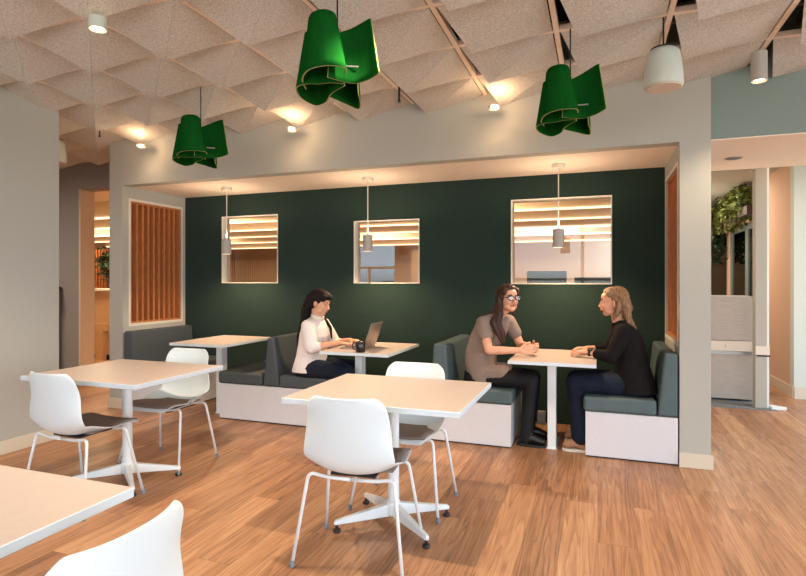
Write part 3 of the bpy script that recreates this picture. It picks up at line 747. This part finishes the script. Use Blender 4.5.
# ------------------------------------------------------------ people
def ring(c, rx, ry, yaw=0, tilt=0, n=20, e=2.3):
    out = []
    for k in range(n):
        a = 2*PI*k/n; ca, sa = math.cos(a), math.sin(a)
        x = rx*math.copysign(abs(ca)**(2/e), ca); y = ry*math.copysign(abs(sa)**(2/e), sa)
        p = Vector((x*math.cos(tilt), y, -x*math.sin(tilt)))
        p = Matrix.Rotation(yaw, 3, 'Z') @ p
        out.append(p + Vector(c))
    return out
def torso(m, spine, inf=0.0, a=0, b=99, zb=None):
    sp = spine[a:b]; rings = [ring((x, y, z), rx+inf, ry+inf, R(yw), R(tl)) for x, y, z, rx, ry, yw, tl in sp]
    m.ringloft(rings)
def hand(m, w, d, n, t, curl=.5, s=1.0, spread=.12, r=.0085):
    """w wrist, d pointing direction, n out of the palm, t towards the thumb side"""
    w = Vector(w); d = Vector(d).normalized(); n = Vector(n); n = (n - d*n.dot(d)).normalized(); tt = Vector(t); t = (tt - d*tt.dot(d) - n*tt.dot(n)).normalized()
    L = [(.030, .068, (.030, .022, .018)), (.011, .074, (.034, .025, .020)), (-.010, .070, (.031, .023, .019)), (-.029, .060, (.024, .018, .016))]
    for k, (off, kn, seg) in enumerate(L):
        k0 = w + d*.004 + t*off*.5*s; k1 = w + d*(kn+.008)*s + t*off*s
        m.cap(k0, .0135*s, k1, .0108*s, 10)
        sd = (d + t*spread*(off/.03)).normalized(); p = k1; ang = 0
        for q, ln in enumerate(seg):
            ang += curl*(.55, .75, .5)[q]*(1 + .08*k)
            dd = sd*math.cos(ang) + n*math.sin(ang); p2 = p + dd*ln*1.1*s
            m.cap(p, (r - .0006*q)*s, p2, (r - .0006*(q+1))*s, 9); p = p2
    b0 = w + d*.014*s + t*.020*s + n*.006*s; dd = (d*.72 + t*.62 + n*.25).normalized(); b1 = b0 + dd*.040*s
    m.cap(b0, .0135*s, b1, .0105*s, 9); d2 = (d*.88 + t*.25 + n*(.2 + curl*.3)).normalized(); b2 = b1 + d2*.028*s; m.cap(b1, .0100*s, b2, .009*s, 9)
    m.cap(b2, .009*s, b2 + (d2 + n*curl*.4).normalized()*.022*s, .0075*s, 9)
def headM(C, yaw, pitch, roll=0): return Matrix.Translation(C) @ Matrix.Rotation(R(yaw), 4, 'Z') @ Matrix.Rotation(R(pitch), 4, 'Y') @ Matrix.Rotation(R(roll), 4, 'X')
def hell(m, HM, c, r):
    g = bmesh.ops.create_uvsphere(m.bm, u_segments=18, v_segments=12, radius=1)
    for v in g['verts']: v.co = HM @ Vector((v.co.x*r[0]+c[0], v.co.y*r[1]+c[1], v.co.z*r[2]+c[2]))
def head(m, HM, neck0):
    hell(m, HM, (-.014, 0, .030), (.090, .073, .086)); hell(m, HM, (.022, 0, -.012), (.064, .060, .090)); hell(m, HM, (.050, 0, .040), (.042, .052, .044))
    hell(m, HM, (.052, 0, -.086), (.028, .028, .022))
    for s in (-1, 1):
        hell(m, HM, (.020, s*.034, -.062), (.046, .022, .032)); hell(m, HM, (.056, s*.033, -.028), (.026, .022, .026))
        m.cap(HM @ Vector((.086, s*.010, .020)), .0075, HM @ Vector((.070, s*.046, .018)), .007, 8)
        hell(m, HM, (-.006, s*.074, -.006), (.017, .008, .030)); hell(m, HM, (.094, s*.010, -.036), (.009, .008, .007))
    m.cap(HM @ Vector((.084, 0, .012)), .008, HM @ Vector((.1025, 0, -.030)), .0105, 10)
    hell(m, HM, (.080, 0, -.056), (.016, .022, .012))
    m.cap(HM @ Vector((-.020, 0, -.055)), .048, neck0, .052, 16)
def face(body, HM):
    for s in (-1, 1):
        e = MB(); hell(e, HM, (.0750, s*.030, .002), (.0105, .0125, .0065)); eo = e.build('eye', M['eyew'], body, smooth=True)
        i = MB(); hell(i, HM, (.0825, s*.030, .001), (.0042, .0070, .0060)); i.build('iris', M['iris'], eo, smooth=True)
        b = MB(); b.limb([HM @ Vector((.0935, s*.013, .023)), HM @ Vector((.0905, s*.030, .028)), HM @ Vector((.076, s*.048, .023))], [.0028, .0034, .002]); b.build('eyebrow', M['iris'], body, smooth=True)
    l = MB(); hell(l, HM, (.0945, 0, -.0535), (.0055, .020, .0045)); hell(l, HM, (.0925, 0, -.0615), (.006, .017, .005)); l.build('lips', M['lip'], body, smooth=True)

def person(label, loc, rz, sp, C, hy, hp, arms, legs, hairf, garments, group=None):
    t = thing('person', label, 'person', loc, R(rz))
    HM = headM(C, hy, hp)
    m = MB(); torso(m, sp); nb = Vector((sp[-1][0], sp[-1][1], sp[-1][2] - .01))
    head(m, HM, nb)
    for sh, el, wr, hd, hn, ht, cu in arms:
        m.cap(nb + Vector((0, 0, -.03)), .045, sh, .044)
        m.limb([sh, Vector(sh).lerp(Vector(el), .5), el, Vector(el).lerp(Vector(wr), .35), wr], [.046, .041, .034, .034, .023]); hand(m, wr, hd, hn, ht, cu)
    for hp_, kn, an, toe in legs:
        m.limb([hp_, kn, Vector(kn).lerp(Vector(an), .35), an], [.078, .054, .050, .033]); m.limb([an, (Vector(an)*.45+Vector(toe)*.55) + Vector((0, 0, .012)), toe], [.033, .028, .020])
    body = m.remesh('body', M['skin'], t, .0045, 3)
    face(body, HM)
    for g in garments: g(t, HM)
    hairf(t, HM)
    return t

def shoes(t, legs, m_, soleM, r=.040):
    for hp_, kn, an, toe in legs:
        an = Vector(an); toe = Vector(toe); d = (toe-an); d.z = 0; d = d.normalized()
        m = MB(); heel = Vector((an.x - d.x*.035, an.y, .042)); m.limb([heel, Vector((an.x, an.y, .055)), (an+toe)/2 + Vector((0, 0, .004)), toe + d*.01 + Vector((0, 0, .006))], [.036, .040, .038, .030])
        for v in m.bm.verts: v.co.z = max(v.co.z, .016)
        s = m.remesh('shoe', m_, t, .005, 3)
        o = MB(); pts = []
        a0 = heel - d*.036; a1 = toe + d*.042; n = Vector((-d.y, d.x, 0))
        P = [(a0, .018), (a0.lerp(a1, .08), .033), (a0.lerp(a1, .3), .036), (a0.lerp(a1, .62), .042), (a0.lerp(a1, .85), .036), (a1, .014)]
        pts = [(p + n*w) for p, w in P] + [(p - n*w) for p, w in reversed(P)]
        o.prism([(p.x, p.y) for p in pts], 'z', .0, .020).build('sole', soleM, s, bevel=.004)

# shared leg poses (seated, feet on the floor under the table)
def seat_legs(kx, ax, tx, dy=.10, hz=.535, kz=.53):
    return [((.02, s*.085, hz), (kx, s*(dy-.005), kz), (ax, s*dy, .085), (tx, s*(dy+.01), .040)) for s in (-1, 1)]
def trousers(t, legs, sp, m_, inf=.012, name='trousers', flare=.014, zb=.12):
    m = MB(); torso(m, sp, inf, 0, 3)
    for hp_, kn, an, toe in legs:
        a = Vector(an); a.z = zb
        m.limb([hp_, Vector(hp_).lerp(Vector(kn), .5), kn, Vector(kn).lerp(a, .4), a], [.080+inf, .070+inf, .056+inf, .050+inf, .036+inf+flare])
    return m.remesh(name, m_, t, .006, 3)

# --- woman typing at the laptop
spA = [(-.005, 0, .470, .11, .155, 0, 0), (0, 0, .50, .125, .168, 0, 0), (0, 0, .58, .108, .152, 0, 0), (.010, 0, .70, .088, .120, 0, 0), (.030, 0, .83, .098, .136, 0, 8), (.040, 0, .92, .084, .140, 0, 12), (.048, 0, .965, .062, .10, 0, 12), (.055, 0, .995, .050, .056, 0, 12)]
legA = seat_legs(.43, .36, .47, .13)
armA = [((.045, -.155, .930), (.115, -.205, .735), (.335, -.115, .785), (1, .15, -.04), (0, 0, -1), (0, 1, 0), .38),
        ((.045, .155, .930), (.135, .205, .735), (.345, .115, .785), (1, -.15, -.04), (0, 0, -1), (0, -1, 0), .38)]
CA = (.085, 0, 1.135)
def blouse(t, HM):
    m = MB(); sp = [(-.02, 0, .50, .150, .190, 0, 0), (-.01, 0, .56, .145, .180, 0, 0), (0, 0, .64, .132, .160, 0, 0), (.010, 0, .74, .122, .152, 0, 0), (.028, 0, .84, .122, .158, 0, 8), (.040, 0, .925, .100, .155, 0, 12), (.048, 0, .972, .072, .108, 0, 12), (.054, 0, .997, .056, .064, 0, 12)]
    torso(m, sp)
    for sh, *_ in armA: m.cap((.05, 0, .955), .058, sh, .056)
    for sh, el, wr, *_ in armA:
        c = Vector(el).lerp(Vector(wr), .22); m.limb([sh, Vector(sh).lerp(Vector(el), .55), Vector(el)+Vector((0, 0, .005)), c], [.060, .066, .060, .047])
    b = m.remesh('blouse', M['blouse'], t, .006, 3)
    for sh, el, wr, *_ in armA:
        c0 = Vector(el).lerp(Vector(wr), .21); c1 = Vector(el).lerp(Vector(wr), .36); MB().tube([c0, c1], [.047, .043], 18).build('cuff', M['blouse'], b, smooth=True, bevel=.003)
    k = MB(); k.ringloft([ring((.056, 0, .985), .060, .066, 0, R(14)), ring((.060, 0, 1.005), .060, .062, 0, R(14)), ring((.064, 0, 1.024), .056, .057, 0, R(14))], caps=False); k.build('collar', M['trimw'], b, smooth=True, solid=.005)
def hairA(t, HM):
    m = MB(); hell(m, HM, (-.026, 0, .040), (.092, .084, .094)); hell(m, HM, (.010, 0, .082), (.080, .066, .046)); hell(m, HM, (.066, 0, .074), (.040, .056, .036))
    for s in (-1, 1):
        hell(m, HM, (-.052, s*.052, .0), (.042, .030, .07)); hell(m, HM, (.050, s*.050, .060), (.036, .022, .034))
    P = [HM @ Vector((-.082, 0, .03)), HM @ Vector((-.10, 0, -.08)), Vector((-.060, 0, .93)), Vector((-.092, 0, .82)), Vector((-.098, 0, .72))]
    for dy in (-.045, -.015, .015, .045): m.limb([p + Vector((0, dy*(1+.2*i), 0)) for i, p in enumerate(P)], [.045, .040, .030, .026, .014])
    for s in (1,): m.limb([HM @ Vector((-.005, s*.078, .0)), HM @ Vector((.0, s*.082, -.11)), Vector((.15, s*.09, .90)), Vector((.165, s*.085, .80))], [.02, .018, .015, .008])
    m.remesh('hair', M['hairblack'], t, .005, 2)
person('woman with long black hair in a white blouse, seated typing at the laptop', (-2.53, 4.50, 0), 0, spA, CA, 0, 14, armA, legA, hairA,
       [blouse, lambda t, H: trousers(t, legA, spA, M['jeans']), lambda t, H: shoes(t, legA, M['shoeblk'], M['blackpl'])])

# --- woman in the taupe tunic, turned towards the viewer
spB = [(-.005, 0, .470, .11, .160, 0, 0), (0, 0, .50, .125, .172, 0, 0), (.0, 0, .58, .112, .156, -5, 0), (.020, 0, .72, .095, .128, -12, 0), (.075, -.010, .87, .105, .142, -24, 10), (.125, -.025, .985, .088, .150, -33, 12), (.145, -.030, 1.03, .064, .105, -35, 12), (.158, -.033, 1.062, .050, .056, -35, 12)]
legB = seat_legs(.44, .40, .52, .10)
armB = [((.055, -.150, .995), (.135, -.290, .785), (.375, -.245, .790), (1, .30, .05), (-.2, 1, 0), (0, 0, 1), .55),
        ((.235, .095, .995), (.330, .120, .790), (.455, -.060, .800), (.55, -.83, .05), (-.83, -.55, 0), (0, 0, 1), .60)]
CB = (.250, -.062, 1.190)
def tunic(t, HM):
    m = MB(); sp = [(.035, 0, .485, .130, .180, 0, 0), (.025, 0, .54, .130, .180, 0, 0), (.010, 0, .62, .130, .172, -5, 0), (.015, 0, .74, .125, .158, -12, 0), (.070, -.010, .87, .126, .162, -24, 10), (.122, -.025, .985, .102, .164, -33, 12), (.143, -.029, 1.030, .074, .120, -35, 12)]
    torso(m, sp)
    for sh, *_ in armB: m.cap((.15, -.032, 1.018), .058, sh, .056)
    for sh, el, *_ in armB: m.limb([sh, Vector(sh).lerp(Vector(el), .48)], [.056, .060])
    for s in (-1, 1): m.limb([(.03, s*.08, .545), (.20, s*.085, .560)], [.095, .082])
    m.remesh('tunic', M['tunic'], t, .006, 3)
def hairB(t, HM):
    m = MB(); hell(m, HM, (-.026, 0, .040), (.090, .084, .092)); hell(m, HM, (.008, 0, .080), (.074, .068, .046))
    for s in (-1, 1):
        hell(m, HM, (-.020, s*.066, .020), (.058, .024, .066)); hell(m, HM, (.044, s*.060, .062), (.030, .018, .034))
        if s < 0: m.limb([HM @ Vector((-.010, s*.076, .0)), HM @ Vector((.0, s*.085, -.10))] , [.026, .026])
        else: m.limb([HM @ Vector((-.030, s*.070, .0)), HM @ Vector((-.05, s*.070, -.10))] , [.026, .022])
    for dy in (-.02, .02):
        m.limb([HM @ Vector((-.02, -.078, -.04)), HM @ Vector((.005+dy, -.095, -.12)), Vector((.165+dy, -.155, 1.00)), Vector((.205+dy, -.175, .92)), Vector((.225+dy*.4, -.18, .84))], [.032, .030, .028, .024, .010])
    P = [HM @ Vector((-.080, 0, .02)), HM @ Vector((-.095, 0, -.08)), Vector((.030, .02, 1.0)), Vector((.0, .02, .93))]
    for dy in (-.06, -.03, .0, .03, .06): m.limb([p + Vector((0, dy, 0)) for p in P], [.040, .036, .030, .014])
    m.remesh('hair', M['hairbrown'], t, .005, 2)
def glasses(t, HM):
    g = MB()
    for s in (-1, 1):
        pts = [HM @ Vector((.103 - .010*abs(math.cos(a))*(1 if s*math.cos(a) > 0 else .2), s*.031 + .0245*math.copysign(abs(math.cos(a))**.75, math.cos(a)), .000 + .0165*math.copysign(abs(math.sin(a))**.75, math.sin(a)))) for a in [2*PI*k/20 for k in range(21)]]
        g.tube(pts, .0038, 6); g.tube([HM @ Vector((.094, s*.056, .008)), HM @ Vector((.05, s*.076, .006)), HM @ Vector((-.01, s*.082, .0))], .003, 6)
    g.tube([HM @ Vector((.105, -.008, .004)), HM @ Vector((.108, 0, .006)), HM @ Vector((.105, .008, .004))], .0026, 6)
    o = g.build('spectacles', M['lens'], t, smooth=True)
    for s in (-1, 1):
        q = MB(); q.poly([HM @ Vector((.1025, s*.031 + .022*math.cos(a), .015*math.sin(a))) for a in [2*PI*k/16 for k in range(16)]]); q.build('lens', M['glass'], o)
person('woman in glasses and taupe tunic, seated with hands clasped at the right booth table', (-.955, 4.60, 0), 0, spB, CB, -50, -6, armB, legB, hairB,
       [tunic, lambda t, H: trousers(t, legB, spB, M['tights'], .007, 'tights', .006, .055), lambda t, H: shoes(t, legB, M['shoeblk'], M['blackpl']), glasses])

# --- blonde woman in the black cardigan (faces left)
spC = [(-.005, 0, .470, .115, .165, 0, 0), (0, 0, .50, .130, .176, 0, 0), (0, 0, .58, .115, .160, 0, 0), (.012, 0, .72, .098, .132, 0, 0), (.040, 0, .86, .106, .145, 0, 8), (.062, 0, .95, .088, .150, 0, 14), (.078, 0, .998, .062, .105, 0, 14), (.088, 0, 1.030, .050, .056, 0, 14)]
legC = seat_legs(.42, .375, .47, .125)
armC = [((.055, .155, .955), (.150, .205, .765), (.325, .135, .785), (1, -.25, .0), (0, 0, -1), (0, -1, 0), .75),
        ((.055, -.155, .955), (.165, -.195, .765), (.330, -.07, .790), (1, .28, .0), (0, 0, -1), (0, 1, 0), .75)]
CC = (.130, .0, 1.170)
def cardi(t, HM):
    m = MB(); sp = [(-.03, 0, .485, .165, .205, 0, 0), (-.02, 0, .54, .158, .198, 0, 0), (-.01, 0, .64, .138, .178, 0, 0), (.006, 0, .74, .126, .162, 0, 0), (.036, 0, .86, .128, .166, 0, 8), (.058, 0, .95, .106, .168, 0, 14), (.074, 0, 1.000, .080, .122, 0, 14), (.082, 0, 1.024, .060, .074, 0, 14)]
    torso(m, sp)
    for sh, *_ in armC: m.cap((.078, 0, .985), .060, sh, .060)
    for sh, el, wr, *_ in armC:
        c = Vector(el).lerp(Vector(wr), .55); m.limb([sh, Vector(sh).lerp(Vector(el), .5), el, c], [.062, .060, .053, .042])
    m.limb([(.10, .10, .56), (.13, .12, .50)], [.06, .04])
    m.remesh('cardigan', M['cardi'], t, .006, 3)
def hairC(t, HM):
    m = MB(); hell(m, HM, (-.034, 0, .038), (.088, .086, .094)); hell(m, HM, (.002, 0, .084), (.074, .070, .042))
    for s in (-1, 1):
        hell(m, HM, (-.044, s*.062, .020), (.048, .030, .070)); hell(m, HM, (.022, s*.056, .070), (.036, .022, .030))
        m.limb([HM @ Vector((-.040, s*.072, .0)), HM @ Vector((-.032, s*.082, -.06)), HM @ Vector((-.010, s*.084, -.105)), HM @ Vector((.004, s*.08, -.135))], [.030, .024, .016, .007])
    for k, dy in enumerate((-.07, -.042, -.014, .014, .042, .07)):
        w = .008*(-1)**k
        m.limb([HM @ Vector((-.075, dy, .03)), HM @ Vector((-.098-w, dy*1.15, -.04)), HM @ Vector((-.096+w, dy*1.2, -.10)), HM @ Vector((-.118-w, dy*1.2, -.15)), HM @ Vector((-.158, dy*1.15, -.195))], [.044, .036, .028, .022, .008])
    m.remesh('hair', M['hairblond'], t, .005, 2)
def watch(t, HM):
    a, b = Vector(armC[0][1]), Vector(armC[0][2]); c = a.lerp(b, .86); ax = (b-a).normalized(); q = ax.to_track_quat('Z', 'Y').to_matrix().to_4x4()
    m = MB().lathe([(.0275, -.010), (.0290, -.006), (.0290, .006), (.0275, .010)], 24, caps=False); m.xf(Matrix.Translation(c) @ q); o = m.build('wristwatch', M['blackpl'], t, smooth=True, solid=.002)
    f = MB(); f.box(-.017, .017, .026, .036, -.019, .019); up = Vector((0, .55, .83)); up = (up - ax*up.dot(ax)).normalized(); sx = up.cross(ax)
    mm = Matrix((sx, up, ax)).transposed().to_4x4(); f.xf(Matrix.Translation(c) @ mm); f.build('watch_face', M['screen'], o, bevel=.003)
person('blonde woman in black cardigan and jeans, seated facing left on the right bench', (.245, 4.61, 0), 180, spC, CC, 0, 0, armC, legC, hairC,
       [cardi, lambda t, H: trousers(t, legC, spC, M['jeans'], .014, 'jeans', .022), lambda t, H: shoes(t, legC, M['shoetan'], M['sole']), watch])

# ------------------------------------------------------------ light and world
wd = bpy.data.worlds.new('sky'); SC.world = wd; wd.use_nodes = True; nt = wd.node_tree; N = nt.nodes; L = nt.links
bg = N['Background']; bg.inputs['Strength'].default_value = 6.0
tc = N.new('ShaderNodeTexCoord'); sp = N.new('ShaderNodeSeparateXYZ'); L.new(tc.outputs['Generated'], sp.inputs[0])
cr = N.new('ShaderNodeValToRGB'); L.new(sp.outputs['Z'], cr.inputs[0]); e = cr.color_ramp.elements
e[0].position = 0; e[0].color = (.62, .62, .60, 1); e[1].position = .6; e[1].color = (.55, .72, 1.0, 1)
q = e.new(.02); q.color = (.86, .93, 1.0, 1)
L.new(cr.outputs[0], bg.inputs['Color'])
# brighter sky towards the sun side (+X)
mr = N.new('ShaderNodeMapRange'); mr.inputs['From Min'].default_value = 0; mr.inputs['From Max'].default_value = 1; mr.inputs['To Min'].default_value = 5.6; mr.inputs['To Max'].default_value = 11
L.new(sp.outputs['X'], mr.inputs['Value']); L.new(mr.outputs[0], bg.inputs['Strength'])
def portal(loc, rot, sx, sy):
    o = lamp('sky_portal', 'AREA', loc, 1, (1, 1, 1), sx, rot=rot, sy=sy); o.data.cycles.is_portal = True
portal((.6, -3.36, 1.55), (R(-90), 0, 0), 9.6, 2.4)
portal((5.46, 5.85, 1.3), (0, R(90), 0), 2.6, 2.7)
portal((5.46, 0, 1.55), (0, R(90), 0), 2.3, 5.2)
# added fill lights without fixtures: room behind, passage and hall
for x, y in ((-10.5, 8.2), (-6.5, 7.6), (-2.0, 7.4), (-10, 12), (-5, 12), (-1, 12)):
    lamp('room_fill', 'AREA', (x, y, 2.84), 80, (1, .74, .48), 1.2, sy=.8)
lamp('room_fill', 'AREA', (-7.4, 6.6, 2.3), 55, (1, .76, .48), .5, sy=.5)
lamp('passage_fill', 'AREA', (-6.7, 2.6, 2.68), 85, (1, .86, .74), .5, sy=.5)
lamp('hall_fill', 'AREA', (1.45, 9.2, 2.71), 50, (1, .86, .72), .6, sy=1.6)
lamp('hall_fill', 'AREA', (3.0, 10, 2.71), 110, (1, .84, .66), .6, sy=1.6)
lamp('hall_fill', 'POINT', (1.1, 9.6, 2.2), 24, (1, .9, .78), .12)
lamp('hall_fill', 'AREA', (1.98, 6.4, 2.71), 4, (1, .62, .38), .3, sy=.3)
lamp('hall_fill', 'AREA', (3.6, 5.9, 2.7), 40, (.9, .97, 1), .6, sy=.3)
vs = SC.view_settings; vs.view_transform = 'Standard'; vs.look = 'None'; vs.gamma = 1; vs.use_curve_mapping = False; vs.exposure = -0.15
SC.cycles.use_denoising = True
try: SC.cycles.denoiser = 'OPENIMAGEDENOISE'
except Exception: pass
SC.cycles.max_bounces = 8; SC.cycles.diffuse_bounces = 4; SC.cycles.sample_clamp_indirect = 6; SC.cycles.caustics_reflective = False; SC.cycles.caustics_refractive = False
